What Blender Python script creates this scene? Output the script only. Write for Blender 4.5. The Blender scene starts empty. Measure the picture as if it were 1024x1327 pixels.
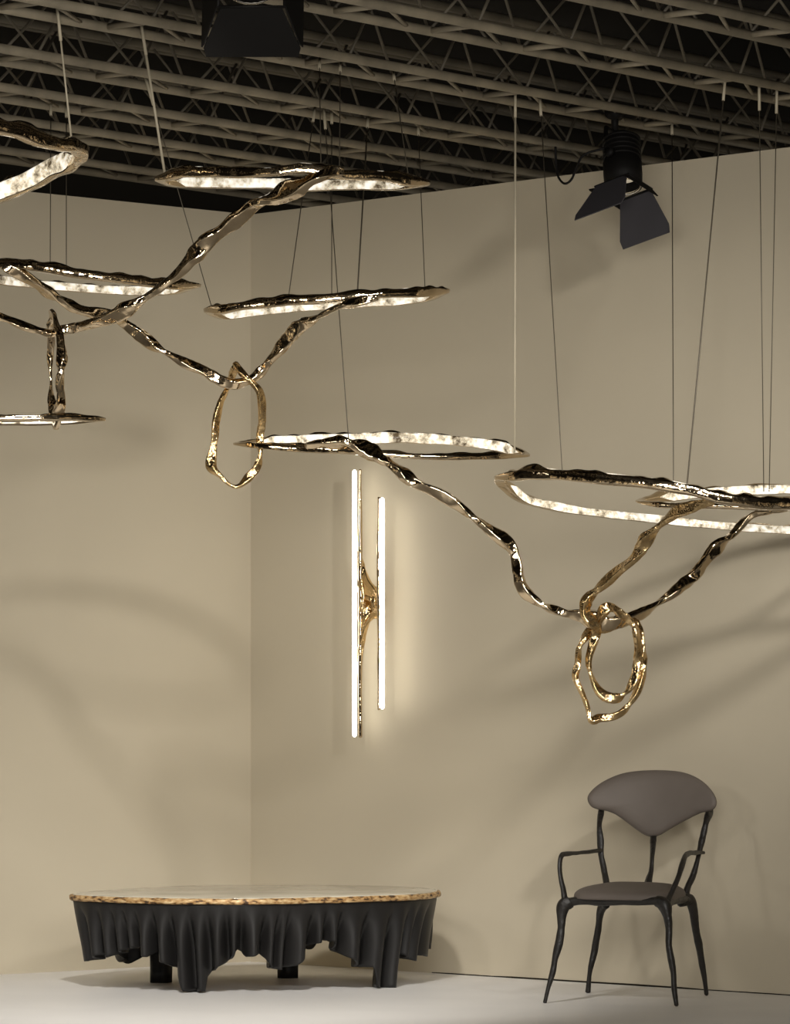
import bpy, bmesh, math, random
from mathutils import Vector, noise
PI = math.pi
S = bpy.context.scene
COL = S.collection
F, W, H = 5700.0, 1024, 1327
CAMZ, HOR = 1.2, 922.0          # eye height, horizon row
rnd = random.Random(7)

def P(px, py, d):
    return Vector(((px - 512) / F * d, d, CAMZ + (HOR - py) / F * d))

def Pz(px, py, z):               # point at a known height
    d = (z - CAMZ) * F / (HOR - py)
    return P(px, py, d)

# ------------------------------------------------------------------ materials
def mat(name):
    m = bpy.data.materials.new(name); m.use_nodes = True
    nt = m.node_tree
    return m, nt, nt.nodes['Principled BSDF']

def plain(name, col, rough=.6, metal=0., spec=.5, nscale=None, namt=.15, bump=0., bscale=40.):
    m, nt, b = mat(name)
    b.inputs['Base Color'].default_value = (*col, 1)
    b.inputs['Roughness'].default_value = rough
    b.inputs['Metallic'].default_value = metal
    b.inputs['Specular IOR Level'].default_value = spec
    tc = nt.nodes.new('ShaderNodeTexCoord')
    if nscale:
        n = nt.nodes.new('ShaderNodeTexNoise'); n.inputs['Scale'].default_value = nscale; n.inputs['Detail'].default_value = 5
        nt.links.new(tc.outputs['Object'], n.inputs['Vector'])
        r = nt.nodes.new('ShaderNodeValToRGB')
        r.color_ramp.elements[0].position = .3; r.color_ramp.elements[1].position = .7
        r.color_ramp.elements[0].color = (*[c * (1 - namt) for c in col], 1)
        r.color_ramp.elements[1].color = (*[min(1, c * (1 + namt)) for c in col], 1)
        nt.links.new(n.outputs['Fac'], r.inputs['Fac']); nt.links.new(r.outputs['Color'], b.inputs['Base Color'])
    if bump:
        n = nt.nodes.new('ShaderNodeTexNoise'); n.inputs['Scale'].default_value = bscale; n.inputs['Detail'].default_value = 3
        nt.links.new(tc.outputs['Object'], n.inputs['Vector'])
        bp = nt.nodes.new('ShaderNodeBump'); bp.inputs['Strength'].default_value = bump; bp.inputs['Distance'].default_value = .01
        nt.links.new(n.outputs['Fac'], bp.inputs['Height']); nt.links.new(bp.outputs['Normal'], b.inputs['Normal'])
    return m

def emis(name, col, strength):
    m, nt, b = mat(name)
    b.inputs['Base Color'].default_value = (.8, .8, .78, 1)
    b.inputs['Emission Color'].default_value = (*col, 1)
    b.inputs['Emission Strength'].default_value = strength
    return m

def crystal(name, strength):
    """glowing cast glass with cloudy and bronze flecked patches"""
    m, nt, b = mat(name)
    tc = nt.nodes.new('ShaderNodeTexCoord')
    n = nt.nodes.new('ShaderNodeTexNoise'); n.inputs['Scale'].default_value = 20; n.inputs['Detail'].default_value = 6; n.inputs['Roughness'].default_value = .65
    nt.links.new(tc.outputs['Object'], n.inputs['Vector'])
    r = nt.nodes.new('ShaderNodeValToRGB'); e = r.color_ramp.elements
    e[0].position = .34; e[0].color = (.07, .05, .028, 1)
    e[1].position = .60; e[1].color = (1, .94, .82, 1)
    k = e.new(.45); k.color = (.50, .43, .31, 1)
    nt.links.new(n.outputs['Fac'], r.inputs['Fac'])
    nt.links.new(r.outputs['Color'], b.inputs['Emission Color'])
    nt.links.new(r.outputs['Color'], b.inputs['Base Color'])
    b.inputs['Emission Strength'].default_value = strength
    b.inputs['Roughness'].default_value = .15
    bp = nt.nodes.new('ShaderNodeBump'); bp.inputs['Strength'].default_value = .5; bp.inputs['Distance'].default_value = .01
    nt.links.new(n.outputs['Fac'], bp.inputs['Height']); nt.links.new(bp.outputs['Normal'], b.inputs['Normal'])
    return m

def crust_mat():
    m, nt, b = mat('gold_crust')
    tc = nt.nodes.new('ShaderNodeTexCoord')
    v = nt.nodes.new('ShaderNodeTexNoise'); v.inputs['Scale'].default_value = 55; v.inputs['Detail'].default_value = 5
    mp = nt.nodes.new('ShaderNodeMapping'); mp.inputs['Scale'].default_value = (.55, .55, 1.6)
    nt.links.new(tc.outputs['Object'], mp.inputs['Vector']); nt.links.new(mp.outputs['Vector'], v.inputs['Vector'])
    r = nt.nodes.new('ShaderNodeValToRGB'); e = r.color_ramp.elements
    e[0].position = .38; e[0].color = (.05, .025, .012, 1)
    e[1].position = .70; e[1].color = (.72, .56, .32, 1)
    k = e.new(.48); k.color = (.42, .24, .09, 1)
    nt.links.new(v.outputs['Fac'], r.inputs['Fac']); nt.links.new(r.outputs['Color'], b.inputs['Base Color'])
    b.inputs['Roughness'].default_value = .45; b.inputs['Metallic'].default_value = .25
    bp = nt.nodes.new('ShaderNodeBump'); bp.inputs['Strength'].default_value = .8; bp.inputs['Distance'].default_value = .01
    nt.links.new(v.outputs['Fac'], bp.inputs['Height']); nt.links.new(bp.outputs['Normal'], b.inputs['Normal'])
    return m

def stone_mat():
    m, nt, b = mat('cream_stone')
    tc = nt.nodes.new('ShaderNodeTexCoord')
    v = nt.nodes.new('ShaderNodeTexNoise'); v.inputs['Scale'].default_value = 3; v.inputs['Detail'].default_value = 8
    nt.links.new(tc.outputs['Object'], v.inputs['Vector'])
    r = nt.nodes.new('ShaderNodeValToRGB'); e = r.color_ramp.elements
    e[0].position = .35; e[0].color = (.42, .38, .30, 1)
    e[1].position = .6; e[1].color = (.58, .54, .44, 1)
    nt.links.new(v.outputs['Fac'], r.inputs['Fac']); nt.links.new(r.outputs['Color'], b.inputs['Base Color'])
    b.inputs['Roughness'].default_value = .18
    return m

M = dict(
    wall=plain('painted_wall', (.52, .462, .352), .75, spec=.25, nscale=1.2, namt=.02),
    floor=plain('white_floor', (.79, .775, .755), .45, spec=.3, nscale=2, namt=.03),
    deck=plain('black_deck', (.010, .009, .008), .9, spec=.1),
    gap=plain('dark_gap', (.02, .017, .012), .8, spec=.1),
    shadesteel=plain('joist_paint_shaded', (.085, .072, .05), .6, nscale=6, namt=.3),  # darker copy of the joist paint, dust and overhead shade put into the colour
    steel=plain('joist_paint', (.19, .162, .113), .55, nscale=6, namt=.3),
    bronze=plain('polished_bronze', (.56, .445, .295), .07, metal=1., nscale=9, namt=.15, bump=.35, bscale=22),
    gold=plain('gold_bronze', (.68, .49, .25), .14, metal=1., nscale=14, namt=.25, bump=.5, bscale=60),
    crystal=crystal('lit_crystal', .9),
    tube=emis('lit_tube', (1, .955, .86), 7.5),
    lens=emis('lamp_lens', (1, .85, .6), .35),
    cable=plain('steel_cable', (.10, .085, .06), .5, metal=.3),
    palecable=plain('sleeved_cable', (.42, .37, .27), .5),
    blk=plain('black_metal', (.005, .0045, .004), .6, spec=.12),
    flap=plain('grey_flap', (.035, .033, .037), .5, spec=.4),
    chrome=plain('lens_rim', (.7, .66, .58), .25, metal=1.),
    drape=plain('black_drape', (.010, .0093, .009), .45, spec=.33, nscale=5, namt=.15),
    crust=crust_mat(), stone=stone_mat(),
    twig=plain('dark_bronze', (.012, .010, .008), .45, spec=.45, nscale=30, namt=.3, bump=.4, bscale=50),
    fabric=plain('taupe_upholstery', (.118, .098, .083), .6, spec=.35, nscale=8, namt=.05, bump=.06, bscale=220),
)

# ------------------------------------------------------------------ object helpers
def empty(name, loc, label, cat, group=None):
    o = bpy.data.objects.new(name, None); COL.objects.link(o); o.location = loc
    o.empty_display_size = .1
    o['label'] = label; o['category'] = cat
    if group: o['group'] = group
    return o

def obj(name, bm, m, parent=None, smooth=True, label=None):
    bmesh.ops.recalc_face_normals(bm, faces=bm.faces)
    me = bpy.data.meshes.new(name); bm.to_mesh(me); bm.free()
    if smooth:
        for p in me.polygons: p.use_smooth = True
    me.materials.append(M[m])
    o = bpy.data.objects.new(name, me); COL.objects.link(o)
    if parent:
        o.parent = parent
        off = Vector(parent_world(parent))
        for v in me.vertices: v.co -= off
    if label: o['label'] = label
    return o

def parent_world(p):
    v = Vector((0, 0, 0))
    while p: v += Vector(p.location); p = p.parent
    return v

def struct(name, bm, m, smooth=False):
    o = obj(name, bm, m, smooth=smooth); o['kind'] = 'structure'; return o

def catmull(pts, closed, per):
    """pts: list of tuples of floats; resampled tuples"""
    n = len(pts); out = []
    rng = n if closed else n - 1
    for i in range(rng):
        g = (lambda k: pts[k % n]) if closed else (lambda k: pts[min(max(k, 0), n - 1)])
        p0, p1, p2, p3 = g(i - 1), g(i), g(i + 1), g(i + 2)
        for j in range(per):
            t = j / per
            out.append(tuple(.5 * ((2 * b) + (-a + c) * t + (2 * a - 5 * b + 4 * c - d) * t * t + (-a + 3 * b - 3 * c + d) * t ** 3)
                             for a, b, c, d in zip(p0, p1, p2, p3)))
    if not closed: out.append(tuple(pts[-1]))
    return out

def frames(pts, closed):
    n = len(pts); T = []
    for i in range(n):
        a = pts[(i - 1) % n] if (closed or i > 0) else pts[i]
        b = pts[(i + 1) % n] if (closed or i < n - 1) else pts[i]
        t = (b - a)
        T.append(t.normalized() if t.length > 1e-9 else Vector((0, 0, 1)))
    up = Vector((0, 0, 1)) if abs(T[0].z) < .9 else Vector((0, 1, 0))
    N = (up - T[0] * up.dot(T[0])).normalized(); out = []
    for i in range(n):
        N = (N - T[i] * N.dot(T[i])).normalized()
        out.append((T[i], N.copy(), T[i].cross(N)))
    return out

def loft(bm, rows, closed, cap=True):
    vs = [[bm.verts.new(p) for p in r] for r in rows]
    n = len(vs); k = len(vs[0])
    for i in range(n if closed else n - 1):
        a, b = vs[i], vs[(i + 1) % n]
        for j in range(k):
            bm.faces.new((a[j], a[(j + 1) % k], b[(j + 1) % k], b[j]))
    if cap and not closed:
        bm.faces.new(vs[0][::-1]); bm.faces.new(vs[-1])
    return vs

BAR = [(1, -.35), (1, .4), (.96, .72), (.86, .93), (.55, 1.0), (-.2, .86), (-.7, 1.0), (-.92, .9), (-1, .6), (-.95, -.3), (-1, -.75), (-.9, -.95), (-.6, -1.0), (.1, -1.05), (.7, -1.0), (.93, -.9), (1, -.7)]
def twig(bm, cps, closed=False, per=9, sec=20, flat=.40, tri=.20, twist=8., lump=.22, seed=0.):
    """organic twisted cast rod; cps: (Vector, radius)"""
    s = catmull([(*p, r) for p, r in cps], closed, per)
    pts = [Vector(q[:3]) for q in s]; R = [max(q[3], .0015) for q in s]
    fr = frames(pts, closed); L = 0; rows = []; n = len(pts)
    tot = sum((pts[(i + 1) % n] - pts[i]).length for i in range(n if closed else n - 1))
    if closed: twist = round(twist * tot / (2 * PI)) * 2 * PI / tot
    for i, (T, N, B) in enumerate(fr):
        if i: L += (pts[i] - pts[i - 1]).length
        ph = twist * L
        if closed:
            a = 2 * PI * L / tot; q = Vector((math.cos(a) * tot * 1.6, math.sin(a) * tot * 1.6, seed))
        else: q = Vector((L * 9, seed, 0))
        r = R[i] * (1 + lump * 1.6 * noise.noise(q * 1.3) + lump * .5 * noise.noise(q * 4.1))
        wob = N * noise.noise(q + Vector((0, 7, 3))) * R[i] * lump * 1.8 + B * noise.noise(q + Vector((5, 1, 9))) * R[i] * lump * 1.8
        row = []
        if flat >= .3:              # hammered flat bar with soft corners, slowly twisting
            ph += 1.5 * noise.noise(q * .7 + Vector((2, 8, 1)))
            asp = .62 + .22 * noise.noise(q * .9 + Vector((4, 4, 1)))
            end = .55 if i in (0, n - 1) and not closed else 1.
            for a, b in BAR:
                u, v = a * 1.12 * r * end, b * asp * r * end
                row.append(pts[i] + wob + N * (u * math.cos(ph) - v * math.sin(ph)) + B * (u * math.sin(ph) + v * math.cos(ph)))
            rows.append(row); continue
        for j in range(sec):
            th = 2 * PI * j / sec
            k = 1 + flat * math.cos(2 * th - ph) + tri * math.cos(3 * th + ph * .6 + seed)
            if i in (0, n - 1) and not closed: k *= .55
            row.append(pts[i] + wob + (N * math.cos(th) + B * math.sin(th)) * r * k)
        rows.append(row)
    loft(bm, rows, closed)

def tube(bm, pts, r, closed=False, sec=8, per=6, smoothcurve=True):
    rr = r if isinstance(r, (list, tuple)) else [r] * len(pts)
    s = catmull([(*p, q) for p, q in zip(pts, rr)], closed, per) if smoothcurve and len(pts) > 2 else [(*p, q) for p, q in zip(pts, rr)]
    ps = [Vector(q[:3]) for q in s]
    rows = [[p + (N * math.cos(2 * PI * j / sec) + B * math.sin(2 * PI * j / sec)) * q[3] for j in range(sec)]
            for p, q, (T, N, B) in zip(ps, s, frames(ps, closed))]
    loft(bm, rows, closed)

def prism(bm, base, vec):
    a = [bm.verts.new(p) for p in base]; b = [bm.verts.new(p + vec) for p in base]
    bm.faces.new(a[::-1]); bm.faces.new(b); n = len(a)
    for i in range(n): bm.faces.new((a[i], a[(i + 1) % n], b[(i + 1) % n], b[i]))

def disc(bm, c, axis, r, seg=24, depth=.004):
    ax = axis.normalized(); u = ax.orthogonal().normalized(); v = ax.cross(u)
    prism(bm, [c + (u * math.cos(2 * PI * k / seg) + v * math.sin(2 * PI * k / seg)) * r for k in range(seg)], ax * depth)

# ------------------------------------------------------------------ the setting
C = Vector((-.6921, 21.1, 0))
DR = Vector((.6837, -.7298, 0)); DL = Vector((-.7298, -.6837, 0))      # along the walls, towards the camera
NR = Vector((-.7298, -.6837, 0)); NL = Vector((.6837, -.7298, 0))      # into the room
WH = 3.584
def right_wall(px):
    k = (px - 512) / F
    t = (k * C.y - C.x) / (DR.x - k * DR.y)
    return C + DR * t

bm = bmesh.new()
prism(bm, [C, C + DL * 3.4, C + DL * 3.4 - NL * .12, C - NL * .12 - NR * .12], Vector((0, 0, WH)))
struct('wall_left', bm, 'wall')
bm = bmesh.new()
prism(bm, [C + Vector((0, 0, .0)), C + DR * 5.2, C + DR * 5.2 - NR * .12, C - NR * .12 - NL * .0], Vector((0, 0, WH)))
struct('wall_right', bm, 'wall')
bm = bmesh.new()
prism(bm, [Vector((-5, 8, -.1)), Vector((6, 8, -.1)), Vector((6, 23.5, -.1)), Vector((-5, 23.5, -.1))], Vector((0, 0, .1)))
struct('floor', bm, 'floor')
bm = bmesh.new()
prism(bm, [Vector((-9, 8.5, 4.15)), Vector((10, 8.5, 4.15)), Vector((10, 30, 4.15)), Vector((-9, 30, 4.15))], Vector((0, 0, .1)))
struct('ceiling', bm, 'deck')
bm = bmesh.new()
prism(bm, [Vector((-9, 29.9, 0)), Vector((10, 29.9, 0)), Vector((10, 30.0, 0)), Vector((-9, 30.0, 0))], Vector((0, 0, 4.15)))
struct('wall_back', bm, 'deck')
# dark strip for the shaded open gap where right wall meets platform floor
bm = bmesh.new()
a = right_wall(560); n = 30
lo, hi = [], []
for i in range(n + 1):
    p = a + DR * (3.9 * i / n) + NR * .002
    h = .0042 + .0022 * max(0, noise.noise(Vector((i * .35, 0, 0)))) + (.003 if 3 < i < 13 else 0)
    lo.append(p + Vector((0, 0, .0005))); hi.append(p + Vector((0, 0, h)))
prism(bm, lo + hi[::-1], -NR * .004)
struct('floor_gap', bm, 'gap')

# ------------------------------------------------------------------ roof joists
JZ = 3.75
JD = Vector((.619, .786, 0)).normalized(); JP = Vector((-.786, .619, 0)).normalized()
JY = [-67, 21, 95, 158, 202, 237, 274]
def joist_y(k, px): return JY[k] + (HOR - JY[k]) * (px - 512) / 4688.
def joist_pt(k, px): return Pz(px, joist_y(k, px), JZ)
JL = ['roof joist nearest the camera, crossing the top right corner above all others',
      'second roof joist from the top, emerging just right of the top centre stage light',
      'third roof joist from the top, passing behind the top centre stage light',
      'fourth roof joist from the top, passing just behind the barn door stage light',
      'fifth roof joist from the top, meeting the right wall beside the pale thick cable',
      'sixth roof joist from the top, meeting the right wall beside the topmost ring tip',
      'lowest roof joist in view, just above the top edge of the left wall']
for k in range(len(JY)):
    c = Pz(512, JY[k], JZ)
    root = empty('roof_joist', c, JL[k], 'roof truss', 'open web roof joists')
    L0, L1 = -6.5, 6.5
    hw = .115
    for sgn in (-1, 1):
        bm = bmesh.new()
        tube(bm, [c + JP * hw * sgn + JD * L0, c + JP * hw * sgn + JD * L1], .019, sec=12)
        obj('bottom_chord', bm, 'steel', root)
    bm = bmesh.new()
    for sgn in (-1, 1):
        tube(bm, [c + JP * .03 * sgn + JD * L0 + Vector((0, 0, .30)), c + JP * .03 * sgn + JD * L1 + Vector((0, 0, .30))], .019, sec=8)
    obj('top_chord', bm, 'shadesteel', root)
    bw = bmesh.new(); bl = bmesh.new()
    per = .58; s = L0 + .1 + (k * .37) % per
    while s < L1 - per:
        for sgn in (-1, 1):
            b0 = c + JP * hw * sgn + JD * s; b1 = b0 + JD * per
            tp = c + JP * .03 * sgn + JD * (s + per * .5) + Vector((0, 0, .30))
            tube(bw, [b0, tp], .0062, sec=6); tube(bw, [tp, b1], .0062, sec=6)
        a0 = c - JP * hw + JD * s; a1 = c + JP * hw + JD * s
        tube(bl, [a0, a1], .012, sec=8)
        tube(bl, [a0 + JD * .03, a1 + JD * (per * .78)], .008, sec=6)
        s += per
    obj('web_lattice', bw, 'shadesteel', root)
    obj('lacing', bl, 'steel', root)

# ------------------------------------------------------------------ chandelier pieces
def px_path(pts, d, thick):
    """pts: (px, py[, depth offset[, thickness px]])"""
    out = []
    for q in pts:
        dd = q[2] if len(q) > 2 else 0.
        th = q[3] if len(q) > 3 else thick
        out.append((P(q[0], q[1], d + dd), th * .58 * d / F))
    return out

def branch(root, pts, d, thick, m='bronze', name='branch', seed=0., **kw):
    bm = bmesh.new(); twig(bm, px_path(pts, d, thick), seed=seed, **kw)
    return obj(name, bm, m, root)

def loop(root, pts, d, thick, m='gold', seed=0., **kw):
    bm = bmesh.new(); twig(bm, px_path(pts, d, thick), closed=True, seed=seed, **kw)
    return obj('hanging_loop', bm, m, root)

def light_ring(root, d, D, Ltip, near, Rtip, far, h_near, h_far, w=.028, seed=0., tilt=0., tipk=.45, strip=.90):
    """closed cast ring seen from below: near and far arcs left to right, in pixels; D half depth in metres"""
    x0, x1 = Ltip[0], Rtip[0]
    def bow(x, s):
        t = min(max((x - x0) / (x1 - x0), 0), 1)
        return s * D * math.sqrt(max(0, 1 - (2 * t - 1) ** 2)) + tilt * (t - .5)
    cps = [(*P(Ltip[0], Ltip[1], d - tilt * .5), h_near * tipk)]
    for x, y in near: cps.append((*P(x, y, d + bow(x, -1)), h_near))
    iR = len(cps)
    cps.append((*P(Rtip[0], Rtip[1], d + tilt * .5), h_near * tipk))
    for x, y in reversed(far): cps.append((*P(x, y, d + bow(x, 1)), h_far))
    per = 12
    s = catmull(cps, True, per); pts = [Vector(q[:3]) for q in s]; n = len(pts)
    ctr = sum(pts, Vector()) / n
    area = sum(pts[i].x * pts[(i + 1) % n].y - pts[(i + 1) % n].x * pts[i].y for i in range(n))
    sg = 1 if area > 0 else -1
    Z = Vector((0, 0, 1)); rows = []; OUT = []; HH = []
    for i in range(n):
        T = pts[(i + 1) % n] - pts[(i - 1) % n]; T.z = 0; T.normalize()
        o = T.cross(Z) * sg
        OUT.append(o)
        q = pts[i] * 7 + Vector((seed, 0, seed))
        hh = s[i][3] * d / F * .5 * (1 + .22 * noise.noise(q)); HH.append(hh)
        ww = w * .5 * (1 + .35 * noise.noise(q * 1.4 + Vector((3, 3, 3))))
        row = []
        ridge = 1 + .6 * noise.noise(q * 2.2 + Vector((9, 0, 0)))
        # section: flat inner face, bulging outer face with a sharp upper ridge
        for (a, b) in ((-1, -.97), (-1, .72), (-.93, .80), (-.15, 1.0 * ridge), (.0, 1.0 * ridge), (.92, .58), (1.0, .46), (.90, -.74), (.85, -.88), (.74, -.96), (-.92, -1.0)):
            row.append(pts[i] + o * (a * ww) + Z * (b * hh))
        rows.append(row)
    bm = bmesh.new(); loft(bm, rows, True)
    ring = obj('bronze_ring', bm, 'bronze', root)
    spans = [(.7 * per, (iR - .55) * per), ((iR + .55) * per, n - .7 * per)]
    for a, b in spans:
        a, b = int(a), int(b); rr = []
        for i in range(a, b + 1):
            f = min(1, (i - a) / 6 + .12, (b - i) / 6 + .12)
            hh = HH[i] * strip * f; ww = w * .5 * (1 + .35 * noise.noise((pts[i] * 7 + Vector((seed, 0, seed))) * 1.4 + Vector((3, 3, 3))))
            o = OUT[i]; base = pts[i] - o * (ww - .002)
            bul = .004 + .003 * noise.noise(pts[i] * 26)
            base = base - Z * hh * .06
            rr.append([base + Z * hh, base - o * bul + Z * hh * .8, base - o * (bul + .004), base - o * bul - Z * hh * .85, base - Z * hh])
        bm = bmesh.new(); loft(bm, rr, False)
        obj('light_strip', bm, 'crystal', ring, label='white glowing mottled glass strip')
    return ring

def cable(root, top, bot, r=.0022, m='cable', name='suspension_cable', grip=True):
    bm = bmesh.new(); tube(bm, [top, bot], r, sec=6)
    c = obj(name, bm, m, root)
    if grip:
        bm = bmesh.new(); v = (bot - top).normalized()
        tube(bm, [top - v * .02, top + v * .10], .006, sec=8)
        obj('cable_grip', bm, 'palecable', c)
    return c

# ---- chandelier on the left, nearest
dA = 16.4
A = empty('chandelier', P(76, 428, dA), 'nearest chandelier at left, whose long arm climbs to the topmost lit ring', 'chandelier', 'bronze chandeliers')
light_ring(A, dA - .2, .55, (-330, 205), [(-290, 180), (-200, 158), (-100, 152), (-30, 158), (0, 164), (23, 168), (50, 179), (78, 186), (97, 188)], (106, 197),
           [(-300, 245), (-200, 268), (-100, 272), (-30, 260), (0, 250), (23, 241), (47, 230), (70, 217), (92, 208)], 19, 25, w=.05, seed=1., tipk=.9)
light_ring(A, dA, .34, (207, 232), [(222, 226), (240, 222), (275, 222), (320, 223), (360, 221), (388, 217), (412, 219), (445, 226), (495, 227), (530, 233)], (552, 237),
           [(230, 235), (262, 236), (310, 237), (358, 238), (414, 240), (470, 238), (520, 238)], 15, 16, w=.035, seed=2.)
branch(A, [(446, 222, -.33, 8), (425, 224, -.34, 13), (400, 234, -.34, 17), (372, 248, -.30, 19), (340, 261, -.25, 17), (316, 278, -.22, 14), (286, 300, -.2, 13), (269, 313, -.2, 15), (252, 331, -.18, 17),
           (229, 356, -.15, 14), (199, 379, -.12, 14), (169, 397, -.1, 15), (150, 410, -.08, 14), (126, 417, -.05, 11), (100, 424, 0, 10), (80, 428, 0, 9), (66, 432, 0, 8), (53, 429, 0, 8), (30, 422, -.02, 9), (0, 411, -.05, 9),
           (-60, 392, -.1, 9), (-130, 345, -.2, 10), (-190, 285, -.4, 10), (-230, 255, .3, 9)], dA, 12, seed=3., twist=5)
loop(A, [(68, 405, -.02, 8), (74, 420, -.1, 9), (78, 445, -.16, 9), (79, 470, -.18, 10), (79, 500, -.17, 10), (77, 530, -.1, 10), (73, 551, 0, 8), (69, 535, .1, 7), (66, 505, .16, 7), (65, 470, .17, 7), (67, 440, .14, 7), (66, 418, .08, 7)],
     dA, 9, m='bronze', seed=4.)
light_ring(A, dA, .2, (-180, 547), [(-120, 543), (-60, 541.5), (0, 541.5), (50, 541), (95, 541), (118, 541.5)], (132, 544),
           [(-120, 549), (-60, 549), (0, 548.5), (50, 548), (95, 547)], 9, 7, w=.03, seed=5., strip=.4)
cable(A, joist_pt(2, 75), P(93, 184, dA - .35), .004, 'palecable')
cable(A, joist_pt(2, 184), P(214, 228, dA), .0055, 'palecable')
cable(A, joist_pt(2, 414), P(416, 214, dA - .3))
cable(A, joist_pt(2, 441), P(440, 222, dA - .3))
cable(A, joist_pt(2, 510), P(530, 233, dA - .15))

# ---- chandelier behind it
dB = 17.7
B = empty('chandelier', P(303, 495, dB), 'middle chandelier with one twisted hanging loop knotted between two flat lit rings', 'chandelier', 'bronze chandeliers')
light_ring(B, dB, .36, (-40, 352), [(-20, 345), (4, 341), (43, 344), (100, 354), (150, 360), (213, 367), (238, 369)], (254, 370),
           [(-25, 359), (0, 363), (43, 368), (100, 373), (150, 376), (199, 377), (229, 375)], 13, 12, w=.034, seed=6.)
branch(B, [(4, 344, -.3, 8), (16, 350, -.3, 11), (30, 357, -.28, 12), (50, 370, -.25, 12), (73, 386, -.2, 12), (103, 401, -.15, 11), (133, 408, -.1, 11), (150, 411, -.05, 12), (163, 419, 0, 10), (183, 436, 0, 12), (206, 452, 0, 12),
           (233, 467, 0, 10), (262, 479, 0, 11), (286, 493, 0, 11), (302, 498, 0, 11), (318, 494, 0, 9), (328, 490, 0, 9), (342, 478, 0, 12), (360, 455, -.05, 13), (377, 435, -.1, 14), (391, 422, -.15, 12), (412, 410, -.22, 11), (432, 401, -.28, 10),
           (451, 393, -.32, 9), (475, 388, -.34, 8), (490, 386, -.34, 5)], dB, 11, seed=7., twist=6.5)
loop(B, [(306, 474, -.03, 8), (312, 482, -.06, 9), (324, 492, -.08, 9), (336, 505, -.08, 9), (339, 525, -.06, 9), (340, 546, -.03, 8), (337, 562, 0, 8), (337, 588, 0, 7), (333, 606, 0, 7), (323, 618, 0, 9), (309, 630, 0, 8), (297, 628, 0, 8),
         (285, 617, 0, 7), (274, 604, 0, 9), (276, 585, 0, 8), (279, 564, 0, 8), (280, 546, 0, 8), (286, 522, 0, 7), (293, 508, .02, 7), (298, 496, .06, 7), (302, 482, .03, 8)], dB, 8, m='gold', seed=8., per=7, twist=11, lump=.22)
light_ring(B, dB + .1, .36, (269, 402), [(285, 400), (310, 396), (367, 390), (416, 387), (469, 382), (521, 379), (558, 377.5)], (577, 377),
           [(290, 408), (328, 404), (381, 399), (437, 395), (486, 392), (520, 390), (552, 385)], 13, 12, w=.034, seed=9.)
cable(B, joist_pt(4, 66), P(65, 349, dB - .3)); cable(B, joist_pt(4, 86), P(86, 352, dB - .3))
cable(B, joist_pt(3, 190), P(275, 400, dB + .1)); cable(B, joist_pt(3, 408), P(373, 392, dB - .2))
cable(B, joist_pt(3, 430), P(430, 388, dB - .2)); cable(B, joist_pt(3, 477), P(463, 384, dB - .2), .0035)
cable(B, joist_pt(3, 542), P(551, 378, dB + .0))

# ---- chandelier on the right
dC = 17.4
Cc = empty('chandelier', P(784, 805, dC), 'lowest chandelier at right, with a pair of gold loops hanging above the armchair', 'chandelier', 'bronze chandeliers')
light_ring(Cc, dC + .4, .36, (307, 575), [(335, 577), (370, 580), (410, 582), (450, 584), (491, 587), (534, 590.5), (570, 592), (612, 591.5), (651, 590.5)], (682, 590),
           [(340, 573), (380, 571), (430, 569), (480, 567.5), (527, 567), (581, 570), (636, 576), (664, 582)], 9, 15, w=.03, seed=10.)
branch(Cc, [(395, 578, .07, 6), (425, 576, .05, 13), (455, 576, .03, 18), (480, 584, .02, 15), (499, 597, .03, 12), (519, 612, .02, 13), (550, 631, 0, 11), (581, 647, 0, 12), (609, 667, 0, 10), (632, 685, 0, 11), (650, 697, 0, 12), (663, 708, 0, 11), (668, 722, 0, 9),
            (671, 747, 0, 11), (680, 766, 0, 11), (698, 781, 0, 11), (711, 788, 0, 10), (734, 795, 0, 10), (757, 797, 0, 13), (772, 804, 0, 17), (788, 809, 0, 17), (804, 805, 0, 13), (818, 801, .02, 12), (845, 788, .06, 12), (876, 765, .1, 12), (899, 745, .13, 12),
            (922, 718, .16, 12), (945, 695, .2, 11), (976, 668, .2, 13), (1003, 659, .15, 9), (1030, 659, .1, 6)], dC, 11, seed=11., twist=6.5)
branch(Cc, [(775, 814, -.08, 7), (766, 806, -.1, 10), (759, 794, -.1, 11), (760, 780, -.1, 13), (770, 768, -.1, 12), (795, 745, -.15, 13), (822, 722, -.2, 13), (845, 691, -.25, 13), (868, 669, -.3, 13), (891, 658, -.38, 11), (915, 653, -.43, 9), (930, 647, -.45, 7)],
       dC, 12, m='gold', seed=12., twist=6.5, lump=.2)
loop(Cc, [(784, 790, -.1, 13), (794, 788, -.09, 10), (804, 795, -.08, 10), (817, 806, -.06, 9), (824, 824, -.06, 8), (826, 846, -.05, 8), (825, 867, -.04, 8), (819, 886, -.04, 8), (809, 899, -.03, 8), (799, 905, -.03, 9), (785, 902, -.03, 9), (772, 889, -.03, 8),
          (765, 872, -.03, 7), (763, 855, -.03, 7), (767, 837, -.03, 8), (772, 822, -.03, 8), (777, 806, -.06, 8)], dC, 8, seed=13., per=7, twist=11, lump=.22)
loop(Cc, [(812, 800, .05, 9), (826, 813, .04, 9), (832, 829, .02, 9), (833, 857, 0, 8), (829, 886, 0, 8), (819, 908, 0, 8), (806, 924, 0, 8), (792, 930, 0, 8), (777, 930, 0, 8), (766, 933, 0, 9), (761, 916, 0, 7), (754, 896, 0, 8), (747, 878, 0, 8), (749, 860, 0, 8),
          (751, 840, 0, 9), (759, 826, 0, 10), (768, 816, .02, 9), (789, 814, .06, 8)], dC, 8, seed=14., per=7, twist=11, lump=.22)
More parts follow.
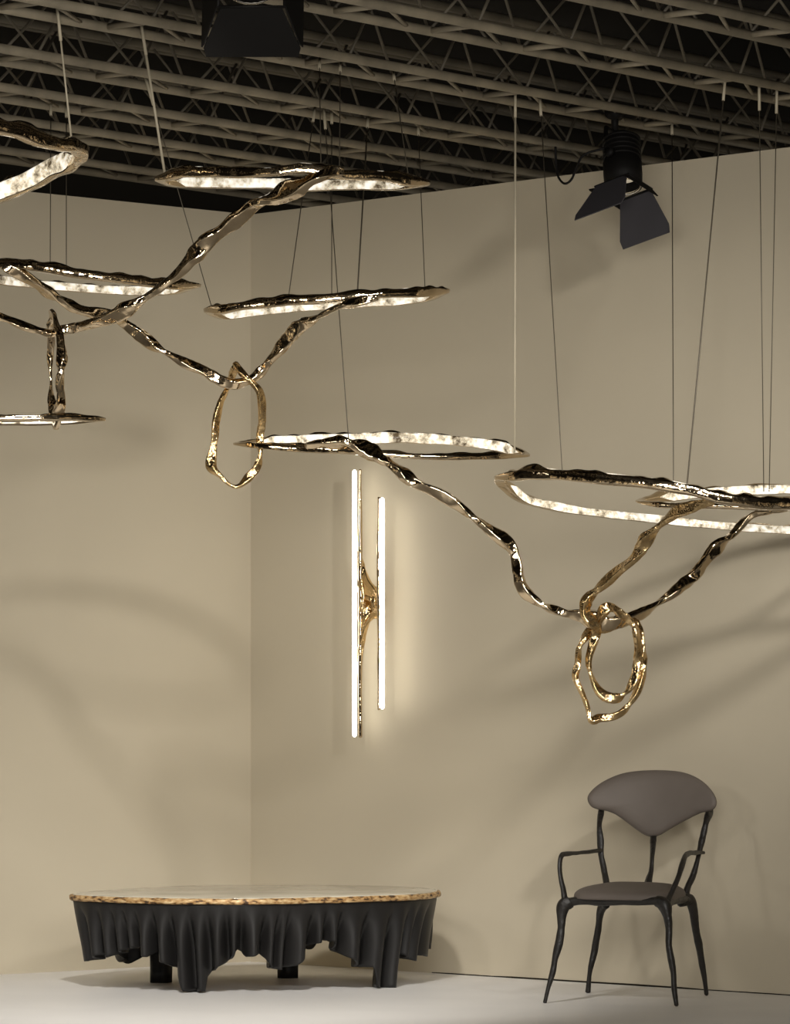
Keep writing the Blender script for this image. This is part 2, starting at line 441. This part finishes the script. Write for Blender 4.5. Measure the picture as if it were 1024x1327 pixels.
light_ring(Cc, dC - .05, .45, (647, 620), [(668, 616), (692, 613), (738, 616), (784, 620), (845, 626), (899, 635), (926, 643), (976, 650), (1024, 653), (1090, 660)], (1135, 674),
           [(660, 633), (680, 647), (707, 654), (745, 661), (784, 666), (845, 672), (899, 678), (957, 683), (1024, 687), (1090, 688)], 16, 12, w=.045, seed=15.)
light_ring(Cc, dC + .35, .28, (829, 649), [(850, 653), (875, 655), (920, 655), (970, 657), (1024, 658), (1080, 654)], (1125, 645),
           [(861, 643), (900, 640), (945, 636), (1024, 634), (1080, 637)], 8, 14, w=.034, seed=16.)
cable(Cc, joist_pt(3, 420), P(452, 572, dC + .4)); cable(Cc, joist_pt(2, 668), P(667, 586, dC + .45), .0050, 'palecable')
cable(Cc, joist_pt(2, 700), P(729, 614, dC - .4)); cable(Cc, joist_pt(2, 871), P(873, 631, dC - .45), .0025)
cable(Cc, joist_pt(1, 940), P(890, 634, dC - .45), .0032); cable(Cc, joist_pt(1, 984), P(990, 637, dC + .45)); cable(Cc, joist_pt(1, 1007), P(997, 637, dC + .45))

# ------------------------------------------------------------------ wall sconce
def sconce_pt(px, py, t):
    q = right_wall(px); f = px + .7298 * t * F / q.y
    q = right_wall(f) + NR * t
    return P(px, py, q.y)
so = sconce_pt(487, 782, .02)
SC = empty('wall_sconce', so, 'tall wall sconce of two upright white light tubes on a bronze bracket', 'wall lamp')
for (px, y0, y1, t, sx) in ((459.5, 607, 957, .11, 7.5), (495.5, 643, 921, .13, -4.2)):
    r = .0108
    a, b = sconce_pt(px, y0 + 2, t), sconce_pt(px, y1 - 2, t)
    bm = bmesh.new()
    tube(bm, [a, a + Vector((0, 0, -.004)), a + Vector((0, 0, -.014)), b + Vector((0, 0, .014)), b + Vector((0, 0, .004)), b], [r * .35, r * .75, r, r, r * .75, r * .35], sec=16, smoothcurve=False)
    tb = obj('light_tube', bm, 'tube', SC, label='glowing white light tube')
    bm = bmesh.new()
    yy = [y0 + 1, y0 + 8] + [y0 + (y1 - y0) * k / 10 for k in range(1, 10)] + [y1 - 8, y1 - 1]
    cp = [(sconce_pt(px + sx, y, t - .004), (.0095 if 2 < i < len(yy) - 3 else .0075)) for i, y in enumerate(yy)]
    twig(bm, cp, per=4, sec=10, flat=.15, tri=.05, lump=.08, seed=px)
    obj('tube_spine', bm, 'bronze', SC)
bm = bmesh.new()
def sp(px, py, t, r): return (sconce_pt(px, py, t), r)
twig(bm, [sp(465, 690, .10, .008), sp(466, 715, .10, .011), sp(470, 738, .10, .013), sp(477, 755, .1, .014), sp(486, 768, .1, .017), sp(493, 772, .11, .013)], seed=20., lump=.2)
twig(bm, [sp(493, 790, .11, .013), sp(486, 794, .1, .017), sp(478, 804, .1, .014), sp(471, 824, .1, .012), sp(467, 850, .1, .010), sp(466, 885, .1, .007)], seed=21., lump=.2)
twig(bm, [sp(466, 728, .10, .010), sp(470, 750, .09, .018), sp(475, 775, .085, .028), sp(474, 798, .085, .024), sp(468, 835, .1, .010)], seed=22., lump=.3)
twig(bm, [sp(487, 760, .09, .010), sp(487, 782, .085, .022), sp(487, 802, .09, .010)], seed=23., lump=.3)
twig(bm, [sp(463, 760, .1, .010), sp(470, 772, .09, .012), sp(484, 778, .09, .012)], seed=24., lump=.3)
obj('bracket', bm, 'gold', SC)
bm = bmesh.new()
q = right_wall(495); q.z = so.z
disc(bm, q, NR, .022, depth=.02); tube(bm, [q + NR * .02, sconce_pt(489, 782, .085)], .012, sec=12)
obj('wall_mount', bm, 'gold', SC)

# ------------------------------------------------------------------ coffee table
ZT = .407
outline = [(93, 1159.2), (150, 1162), (230, 1163.8), (320, 1164.3), (400, 1162.8), (480, 1160.8), (540, 1158.3), (568, 1155.0), (562, 1151.6), (510, 1148.5), (420, 1147), (325, 1146.8), (240, 1148), (160, 1152), (108, 1156)]
pl = [Pz(x, y, ZT) for x, y in outline]
tc = sum(pl, Vector()) / len(pl)
TB = empty('coffee_table', Vector((tc.x, tc.y, 0)), 'low black draped coffee table with a cream stone top and gold edge', 'coffee table')
ol = [Vector((q[0], q[1], 0)) for q in catmull([(p.x, p.y) for p in pl], True, 14)]
# even spacing
def resample(poly, n):
    L = [0]
    for i in range(len(poly)): L.append(L[-1] + (poly[(i + 1) % len(poly)] - poly[i]).length)
    out = []; j = 0
    for k in range(n):
        s = L[-1] * k / n
        while L[j + 1] < s: j += 1
        f = (s - L[j]) / max(1e-9, L[j + 1] - L[j]); out.append(poly[j].lerp(poly[(j + 1) % len(poly)], f))
    return out
ol = resample(ol, 480); n = len(ol)
def outward(poly, i):
    t = poly[(i + 1) % len(poly)] - poly[i - 1]; o = Vector((t.y, -t.x, 0)).normalized()
    return o if o.dot(poly[i] - Vector((tc.x, tc.y, 0))) > 0 else -o
ON = [outward(ol, i) for i in range(n)]
def slab(zlist, name, m, jag=0., label=None, crack=False):
    bm = bmesh.new(); rows = []
    for z, off in zlist:
        rows.append([ol[i] + ON[i] * (off + jag * noise.noise(Vector((ol[i].x * 40, ol[i].y * 40, z * 70)))) + Vector((0, 0, z + jag * .5 * noise.noise(Vector((ol[i].x * 30, ol[i].y * 30, z * 9))))) for i in range(n)])
    loft(bm, rows, False, cap=True)
    return obj(name, bm, m, TB, label=label)
slab([(.401, -.012), (.407, -.012), (.4085, -.016)], 'tabletop', 'stone', label='cream polished stone top')
slab([(.381, -.02), (.380, -.004), (.384, .003), (.392, .004), (.400, .003), (.4055, -.003), (.4055, -.011), (.399, -.011), (.395, -.03)], 'edge_band', 'crust', jag=.0035, label='rough gold and brown crusted edge')
# black draped skirt: hem row in pixels along the visible front
HEM = [(93, 1243), (104, 1246), (110, 1247), (120, 1244), (127, 1240), (134, 1238), (142, 1242), (150, 1238), (160, 1233), (168, 1231), (175, 1228), (183, 1229), (190, 1240), (197, 1241), (204, 1233), (209, 1246), (220, 1250), (230, 1262), (238, 1286), (267, 1286), (269, 1262), (280, 1256),
       (292, 1250), (301, 1240), (308, 1231), (312, 1233), (317, 1241), (326, 1240), (333, 1236), (341, 1238), (348, 1254), (357, 1257), (363, 1258), (380, 1252), (391, 1243), (397, 1231), (404, 1224), (418, 1220), (428, 1220), (434, 1230), (444, 1240), (460, 1249), (470, 1255), (480, 1254), (487, 1281), (514, 1281),
       (517, 1260), (521, 1238), (528, 1241), (535, 1246), (539, 1245), (541, 1238), (546, 1239), (552, 1241), (557, 1232), (568, 1235)]
def lerp_tab(tab, x):
    if x <= tab[0][0]: return tab[0][1]
    for (a, b), (c, d) in zip(tab, tab[1:]):
        if a <= x <= c: return b + (d - b) * (x - a) / max(1e-9, c - a)
    return tab[-1][1]
backlegs = [(Pz(203, 1274, 0), .10), (Pz(373, 1268.5, 0), .10)]
CREASE = [88, 104, 119, 136, 153, 168, 182, 204, 226, 250, 272, 295, 312, 340, 356, 369, 400, 418, 437, 470, 500, 519, 530, 541, 555, 575]
def fold_front(px):
    for a, b in zip(CREASE, CREASE[1:]):
        if a <= px < b: return (.55 + .45 * min(1, (b - a) / 24)) * math.sin(PI * (px - a) / (b - a)) ** .65
    return .4
rows = []; NR_ = 24
Lc = 0; cols = []
def smooth01(t): t = min(max(t, 0), 1); return t * t * (3 - 2 * t)
FOLDS = []
fr_ = random.Random(3)
pos = 0.
while pos < n:
    wv = fr_.uniform(8, 19); FOLDS.append((pos, wv, fr_.uniform(.55, 1.1))); pos += wv
def fold(i):
    for a, wv, amp in FOLDS:
        if a <= i < a + wv:
            return amp * math.sin(PI * (i - a) / wv) ** .65
    return 0.
for i in range(n):
    p = ol[i]; o = ON[i]
    pe = p - o * .075
    px = 512 + pe.x / pe.y * F
    front = o.y < .15
    if front:
        py = lerp_tab(HEM, px)
        zh = CAMZ - (py - HOR) * p.y / F
        pass
    else:
        bl = min((Vector((p.x, p.y, 0)) - g).length for g, _ in backlegs)
        zh = .16 - .16 * math.exp(-(bl / .22) ** 2) + .04 * noise.noise(Vector((p.x * 6, 3, 0))) + .02 * math.sin(i * .5)
    zh = max(zh, .0)
    lowk = smooth01((.2 - zh) / .15)
    f = fold_front(px) if front else fold(i)
    col = []
    for k in range(NR_ + 1):
        t = k / NR_; z = .383 + (zh - .383) * t
        depth = (.383 - z) / .383
        inset = -.012 - .045 * depth - .012 * lowk * depth
        # rounded cloth folds that open out towards the hem
        wav = .155 * (f - .85) * smooth01(depth * 1.8) * (1 - .35 * lowk)
        nz = .012 * noise.noise(Vector((p.x * 5, p.y * 5, z * 4))) * depth
        col.append(p + o * (inset + wav + nz) + Vector((0, 0, z)))
    cols.append(col)
bm = bmesh.new()
vs = [[bm.verts.new(q) for q in c] for c in cols]
for i in range(n):
    for k in range(NR_):
        a, b = vs[i], vs[(i + 1) % n]
        bm.faces.new((a[k], b[k], b[k + 1], a[k + 1]))
sk = obj('draped_skirt', bm, 'drape', TB)
md = sk.modifiers.new('thick', 'SOLIDIFY'); md.thickness = .012; md.offset = -1
for (px, py, wpx) in ((252, 1287, 22), (500, 1282.5, 22), (207, 1274.5, 29), (373, 1268.5, 28)):
    c = Pz(px, py, 0); r = wpx * .5 * c.y / F
    if py > 1280:
        fe = min((q for q in ol if q.y < tc.y), key=lambda q: abs(512 + q.x / q.y * F - px))
        c = Vector(((px - 512) / F * (fe.y + .17), fe.y + .155 + r * .8, 0))
    else: c = c + Vector((0, r * .9 + .03, 0))
    bm = bmesh.new(); rr = []
    for k in range(9):
        t = k / 8; z = .385 * t; R = r * (1 + .35 * t ** 1.6)
        row = []
        for j in range(20):
            th = 2 * PI * j / 20
            q = R * (1 + .07 * math.cos(5 * th + px) + .04 * math.cos(9 * th)) * (1 / max(abs(math.cos(th)), abs(math.sin(th))) * .45 + .55) * .93
            row.append(c + Vector((math.cos(th) * q, math.sin(th) * q * .9 + .06 * t, z)))
        rr.append(row)
    loft(bm, rr, False); obj('leg', bm, 'drape', TB)

# ------------------------------------------------------------------ armchair
CH = empty('armchair', Vector((.99, 18.3, 0)), 'dark bronze twig armchair with taupe upholstered seat and mushroom shaped back', 'armchair')
def cpath(pts):        # (px, py, d, thickness px)
    return [(P(x, y, d), th * .5 * d / F) for x, y, d, th in pts]
def chair_rod(name, pts, seed, **kw):
    bm = bmesh.new(); twig(bm, cpath(pts), seed=seed, flat=.10, tri=.04, lump=.13, sec=12, **kw)
    return obj(name, bm, 'twig', CH)
chair_rod('leg', [(740, 1168, 18.1, 14), (732, 1174, 18.1, 15), (729, 1186, 18.1, 12), (727, 1205, 18.1, 10), (724.5, 1223, 18.1, 11), (719, 1242, 18.1, 8.5), (716, 1260, 18.1, 8.5), (711, 1280, 18.1, 6.5), (708, 1292, 18.1, 6), (706, 1300, 18.1, 6)], 1.)
chair_rod('leg', [(850, 1167, 17.9, 13), (861, 1172, 17.88, 17), (865, 1186, 17.87, 12), (867, 1205, 17.87, 9.5), (867, 1225, 17.86, 9), (870, 1246, 17.86, 9.5), (873, 1262, 17.86, 8.5), (874.5, 1282, 17.86, 7), (877, 1304, 17.86, 6)], 2.)
chair_rod('leg', [(786, 1170, 18.55, 13), (780, 1178, 18.6, 12), (776, 1196, 18.65, 10), (773, 1218, 18.68, 9), (771, 1232, 18.7, 9), (767, 1248, 18.7, 7.5), (764, 1265, 18.72, 6), (762, 1286.5, 18.74, 6)], 3.)
chair_rod('leg', [(880, 1168, 18.35, 13), (893, 1167, 18.4, 14), (899, 1182, 18.42, 11), (902, 1205, 18.45, 9), (906, 1225, 18.48, 9), (909.5, 1245, 18.5, 8), (913, 1265, 18.52, 7), (915.5, 1290, 18.54, 6)], 4.)
chair_rod('seat_rail', [(733, 1171, 18.1, 12), (750, 1168, 18.08, 11), (790, 1168.5, 18.0, 11), (830, 1169, 17.93, 11), (850, 1168, 17.9, 12), (863, 1171, 17.88, 13)], 5.)
chair_rod('seat_rail', [(863, 1171, 17.88, 13), (874, 1167, 18.1, 11), (884, 1165, 18.3, 11), (894, 1166, 18.42, 12)], 6.)
chair_rod('seat_rail', [(735, 1170, 18.1, 12), (752, 1167, 18.3, 10), (770, 1166, 18.45, 10), (783, 1168, 18.58, 11)], 7.)
chair_rod('seat_rail', [(783, 1168, 18.58, 11), (820, 1163, 18.55, 10), (860, 1163, 18.48, 10), (894, 1166, 18.42, 11)], 8.)
chair_rod('back_post', [(787, 1166, 18.6, 9), (786, 1145, 18.64, 8.5), (782, 1125, 18.68, 8), (779, 1108, 18.7, 7), (778.5, 1090, 18.72, 8), (777, 1072, 18.74, 6.5), (779, 1056, 18.80, 7), (780, 1045, 18.835, 7)], 9.)
chair_rod('back_post', [(840, 1165, 18.55, 12), (841, 1142, 18.6, 11), (844, 1128, 18.63, 6.5), (845.5, 1110, 18.66, 6), (847, 1090, 18.73, 7.5), (847, 1076, 18.795, 7)], 10.)
chair_rod('back_post', [(888, 1166, 18.42, 10), (892, 1150, 18.45, 9.5), (898, 1135, 18.48, 8.5), (903, 1118, 18.5, 7), (907, 1102, 18.53, 7), (911, 1084, 18.56, 8), (915, 1066, 18.58, 7.5), (919, 1054, 18.66, 9), (921, 1045, 18.69, 7)], 11.)
chair_rod('armrest', [(779, 1102, 18.7, 5), (770, 1103, 18.6, 5), (750, 1105.5, 18.4, 5), (733, 1106.5, 18.2, 6), (727.5, 1110, 18.14, 6.5), (725.5, 1124, 18.12, 6), (727, 1140, 18.1, 6), (730, 1154, 18.1, 6.5), (732, 1168, 18.1, 7)], 12., twist=2)
chair_rod('armrest', [(913, 1105, 18.53, 4), (904, 1105, 18.45, 5), (892, 1106, 18.2, 6), (888, 1110, 18.05, 6.5), (883, 1124, 17.98, 7), (877, 1142, 17.93, 6.5), (869, 1160, 17.9, 7), (865, 1168, 17.88, 9)], 13., twist=2)
# seat cushion: domed pad over the four rails
q0, q1, q2, q3 = P(734, 1165, 18.06), P(868, 1165, 17.85), P(895, 1163, 18.43), P(780, 1163, 18.63)
bm = bmesh.new(); NG = 26
def sup(v, e=.55): return math.copysign(abs(v) ** e, v)
top = []
for a in range(13):
    el = a / 12 * PI / 2; row = []
    for j in range(48):
        th = 2 * PI * j / 48
        u, v = sup(math.cos(th), .42) * math.cos(el) ** .7, sup(math.sin(th), .42) * math.cos(el) ** .7
        U, V = (u + 1) / 2, (v + 1) / 2
        p = (q0.lerp(q1, U)).lerp(q3.lerp(q2, U), V); p.z = .436 + .055 * math.sin(el) ** .8
        row.append(p)
    top.append(row)
bot = []
for sc_, z in ((.90, .425), (1.0, .430)):
    ctr = sum(top[0], Vector()) / 48
    bot.append([Vector((ctr.x + (p.x - ctr.x) * sc_, ctr.y + (p.y - ctr.y) * sc_, z)) for p in top[0]])
loft(bm, bot + top[:-1], False); obj('seat', bm, 'fabric', CH, label='taupe upholstered seat pad')
# backrest
OB = [(761.5, 1036), (764, 1028), (774, 1018), (787, 1010), (804, 1003), (822, 999.5), (845, 998), (868, 998.5), (886, 1001), (902, 1007), (915, 1016), (925, 1028), (929, 1038), (927.5, 1046), (921, 1051), (909, 1053.5), (897, 1059), (880, 1068), (866, 1076), (856, 1082), (847, 1084.5), (838, 1083), (829, 1078),
      (818, 1070), (806, 1061), (796, 1054.5), (786, 1051), (775, 1049), (766, 1045)]
ob = catmull([(float(x), float(y)) for x, y in OB], True, 4)
cx, cy = 846., 1036.
def back_pt(x, y, off, k):
    X, Y = cx + (x - cx) * k, cy + (y - cy) * k
    dd = 18.66 - (X - 846) / 83. * .09 + .09 * (1 - ((X - 846) / 84.) ** 2) + (1084 - Y) * .0006 + off
    return P(X, Y, dd)
bm = bmesh.new(); rr = []
for off, k in ((-.030, .10), (-.030, .35), (-.028, .62), (-.024, .80), (-.016, .92), (-.006, .98), (.006, 1.0), (.014, .985), (.018, .93), (.020, .6), (.020, .10)):
    rr.append([back_pt(x, y, off, k) for x, y in ob])
loft(bm, rr, False); obj('backrest', bm, 'fabric', CH, label='taupe mushroom shaped back pad')

# ------------------------------------------------------------------ stage lights
def quad_panel(pts, th=.004):
    bm = bmesh.new(); nrm = (pts[1] - pts[0]).cross(pts[2] - pts[0]).normalized()
    prism(bm, pts, nrm * th); return bm
def stage_light(root, c, axis, right, r, length, flap_len, specs, clamp_top):
    ax = axis.normalized(); rt = (right - ax * right.dot(ax)).normalized(); up = rt.cross(ax)
    bm = bmesh.new()
    prof = [(-length, r * .55), (-length * .92, r * .8), (-length * .75, r * .92), (-length * .45, r * .95), (-length * .43, r * 1.03), (-length * .2, r * 1.03), (0, r * 1.0), (0, r * .9), (-length * .25, r * .86)]
    loft(bm, [[c + ax * z + (rt * math.cos(2 * PI * j / 28) + up * math.sin(2 * PI * j / 28)) * q for j in range(28)] for z, q in prof], False)
    for k in range(5):
        z = -length * (.5 + .09 * k)
        loft(bm, [[c + ax * zz + (rt * math.cos(2 * PI * j / 28) + up * math.sin(2 * PI * j / 28)) * r * q for j in range(28)] for zz, q in ((z, .9), (z, 1.02), (z - .008, 1.02), (z - .008, .9))], False)
    obj('housing', bm, 'blk', root)
    bm = bmesh.new(); tube(bm, [c + ax * .004 + (rt * math.cos(2 * PI * j / 24) + up * math.sin(2 * PI * j / 24)) * r * .93 for j in range(24)], r * .085, closed=True, per=2)
    obj('lens_rim', bm, 'chrome', root)
    bm = bmesh.new(); disc(bm, c - ax * length * .2, ax, r * .85); obj('lens', bm, 'lens', root)
    # barn door leaves hinged on a square frame
    fr = r * 1.06
    bm = bmesh.new(); tube(bm, [c + ax * .012 + rt * fr * a + up * fr * b for a, b in ((-1, -1), (1, -1), (1, 1), (-1, 1), (-1, -1))], .006, sec=6, smoothcurve=False)
    obj('leaf_frame', bm, 'blk', root)
    for (dx, dy, ang, ln, m) in specs:
        o = rt * dx + up * dy; s = rt * dy - up * dx
        d = ax * math.cos(ang) + o * math.sin(ang)
        b0 = c + ax * .014 + o * fr
        wd, wt = fr * .92, fr * 1.48
        bm = quad_panel([b0 - s * wd, b0 + s * wd, b0 + s * wt + d * ln * .82, b0 + s * wt * .95 + d * ln, b0 - s * wt * .95 + d * ln, b0 - s * wt + d * ln * .82])
        obj('barn_door', bm, m, root, smooth=False)
    # yoke, clamp
    m0 = c - ax * length * .5
    bm = bmesh.new()
    pv = clamp_top - Vector((0, 0, .09))
    yk = [m0 + rt * r * 1.12, m0 + rt * r * 1.15 + (pv - m0) * .55, pv + rt * r * .8, pv - rt * r * .8, m0 - rt * r * 1.15 + (pv - m0) * .55, m0 - rt * r * 1.12]
    tube(bm, yk, .010, sec=8, smoothcurve=False)
    obj('yoke', bm, 'blk', root)
    bm = bmesh.new(); tube(bm, [pv, clamp_top], .016, sec=10)
    tube(bm, [clamp_top - JD * .03, clamp_top + JD * .03], .034, sec=14)
    obj('clamp', bm, 'blk', root)
    for sgn in (-1, 1):
        bm = bmesh.new(); tube(bm, [m0 + rt * sgn * r * 1.0, m0 + rt * sgn * r * 1.28], .02, sec=12); obj('knob', bm, 'blk', root)

top = joist_pt(2, 797)
lc = P(808, 240, top.y - .25)
ST = empty('stage_light', top, 'black stage light with open barn doors, hanging before the right wall', 'stage light', 'stage lights')
stage_light(ST, lc, Vector((.02, -.36, -.92)), Vector((.58, .80, 0)), .080, .24, .21,
            [(-1, 0, .52, .22, 'flap'), (1, 0, .34, .20, 'flap'), (0, 1, .10, .03, 'blk'), (0, -1, .10, .02, 'blk')], top)
bm = bmesh.new()
tube(bm, [P(720, 190, 18.6), P(721, 215, 18.6), P(724, 230, 18.58), P(732, 238, 18.55), P(741, 232, 18.55), P(748, 215, 18.52), P(758, 200, 18.5), P(785, 192, 18.5)], .005)
obj('power_cable', bm, 'blk', ST)

top2 = Pz(330, joist_y(0, 330), JZ)
ST2 = empty('stage_light', top2, 'black stage light seen from behind, cut by the top edge, before the roof joists', 'stage light', 'stage lights')
l2 = P(326, -28, 14.85)
stage_light(ST2, l2, Vector((.0, .8, -.45)), Vector((1, 0, 0)), .105, .25, .2,
            [(-1, 0, .35, .17, 'blk'), (1, 0, .35, .17, 'blk'), (0, 1, .5, .2, 'blk'), (0, -1, .30, .20, 'blk')], top2)

# ------------------------------------------------------------------ light
def look(o, target):
    o.rotation_euler = (Vector(target) - o.location).to_track_quat('-Z', 'Y').to_euler()
def spot(loc, target, power, size, blend=.8, radius=.12, col=(1, .90, .74)):
    l = bpy.data.lights.new('exhibition_spot', 'SPOT'); l.energy = power; l.spot_size = math.radians(size); l.spot_blend = blend; l.shadow_soft_size = radius; l.color = col
    o = bpy.data.objects.new('exhibition_spot', l); COL.objects.link(o); o.location = loc; look(o, target); return o
def area(loc, target, power, sx, sy, col=(1, .9, .75)):
    l = bpy.data.lights.new('wall_fill', 'AREA'); l.shape = 'RECTANGLE'; l.size = sx; l.size_y = sy; l.energy = power; l.color = col
    o = bpy.data.objects.new('wall_fill', l); COL.objects.link(o); o.location = loc; look(o, target); return o
WARM = (1, .96, .90)
spot((-2.6, 13.0, 3.6), P(130, 850, 20.4), 540, 40, blend=.8, radius=.35, col=WARM)
spot((2.35, 13.0, 3.6), P(520, 880, 20.5), 740, 36, blend=.9, radius=.16, col=WARM)
spot((-.7, 14.0, 3.7), (-.9, 18.3, 0), 1150, 44, blend=.9, radius=.2, col=WARM)
spot((-3.6, 15.5, 2.6), P(820, 900, 19.), 90, 40, radius=.4, col=WARM)
area((.5, 7.5, 2.6), (0, 20, 2.5), 430, 4, 1.2, col=WARM)  # unseen panel added to fill the walls evenly

w = bpy.data.worlds.new('hall'); S.world = w; w.use_nodes = True
nt = w.node_tree; bg = nt.nodes['Background']
tcn = nt.nodes.new('ShaderNodeTexCoord'); sx = nt.nodes.new('ShaderNodeSeparateXYZ')
# dim hall: black overhead, brown at eye level with bright noise patches added for bronze reflections
mr = nt.nodes.new('ShaderNodeMapRange'); mr.inputs['From Min'].default_value = -.5; mr.inputs['From Max'].default_value = .6
cr = nt.nodes.new('ShaderNodeValToRGB'); e = cr.color_ramp.elements
e[0].position = 0; e[0].color = (.34, .31, .25, 1)
e[1].position = .68; e[1].color = (.008, .007, .006, 1)
k = e.new(.46); k.color = (.10, .085, .063, 1)
nz = nt.nodes.new('ShaderNodeTexNoise'); nz.inputs['Scale'].default_value = 3.2; nz.inputs['Detail'].default_value = 3
n2 = nt.nodes.new('ShaderNodeValToRGB'); e = n2.color_ramp.elements
e[0].position = .46; e[0].color = (.05, .05, .05, 1)
e[1].position = .68; e[1].color = (7, 6.6, 6, 1)
k = e.new(.57); k.color = (.5, .5, .5, 1)
mx = nt.nodes.new('ShaderNodeMix'); mx.data_type = 'RGBA'; mx.blend_type = 'MULTIPLY'; mx.inputs['Factor'].default_value = 1
nt.links.new(tcn.outputs['Generated'], sx.inputs['Vector']); nt.links.new(sx.outputs['Z'], mr.inputs['Value'])
nt.links.new(tcn.outputs['Generated'], nz.inputs['Vector']); nt.links.new(nz.outputs['Fac'], n2.inputs['Fac'])
nt.links.new(mr.outputs['Result'], cr.inputs['Fac'])
nt.links.new(cr.outputs['Color'], mx.inputs[6]); nt.links.new(n2.outputs['Color'], mx.inputs[7])
nt.links.new(mx.outputs[2], bg.inputs['Color'])
bg.inputs['Strength'].default_value = 1.0

# ------------------------------------------------------------------ camera
cd = bpy.data.cameras.new('camera'); cam = bpy.data.objects.new('camera', cd); COL.objects.link(cam)
cam.location = (0, 0, CAMZ); cam.rotation_euler = (PI / 2, 0, 0)
cd.sensor_fit = 'AUTO'; cd.sensor_width = 36.; cd.lens = F * 36. / H
cd.shift_x = 0; cd.shift_y = (HOR - H / 2) / H
cd.clip_end = 200
S.camera = cam
vs_ = S.view_settings
S.display_settings.display_device = 'sRGB'
vs_.view_transform = 'Standard'; vs_.look = 'None'; vs_.gamma = 1; vs_.exposure = 0; vs_.use_curve_mapping = False
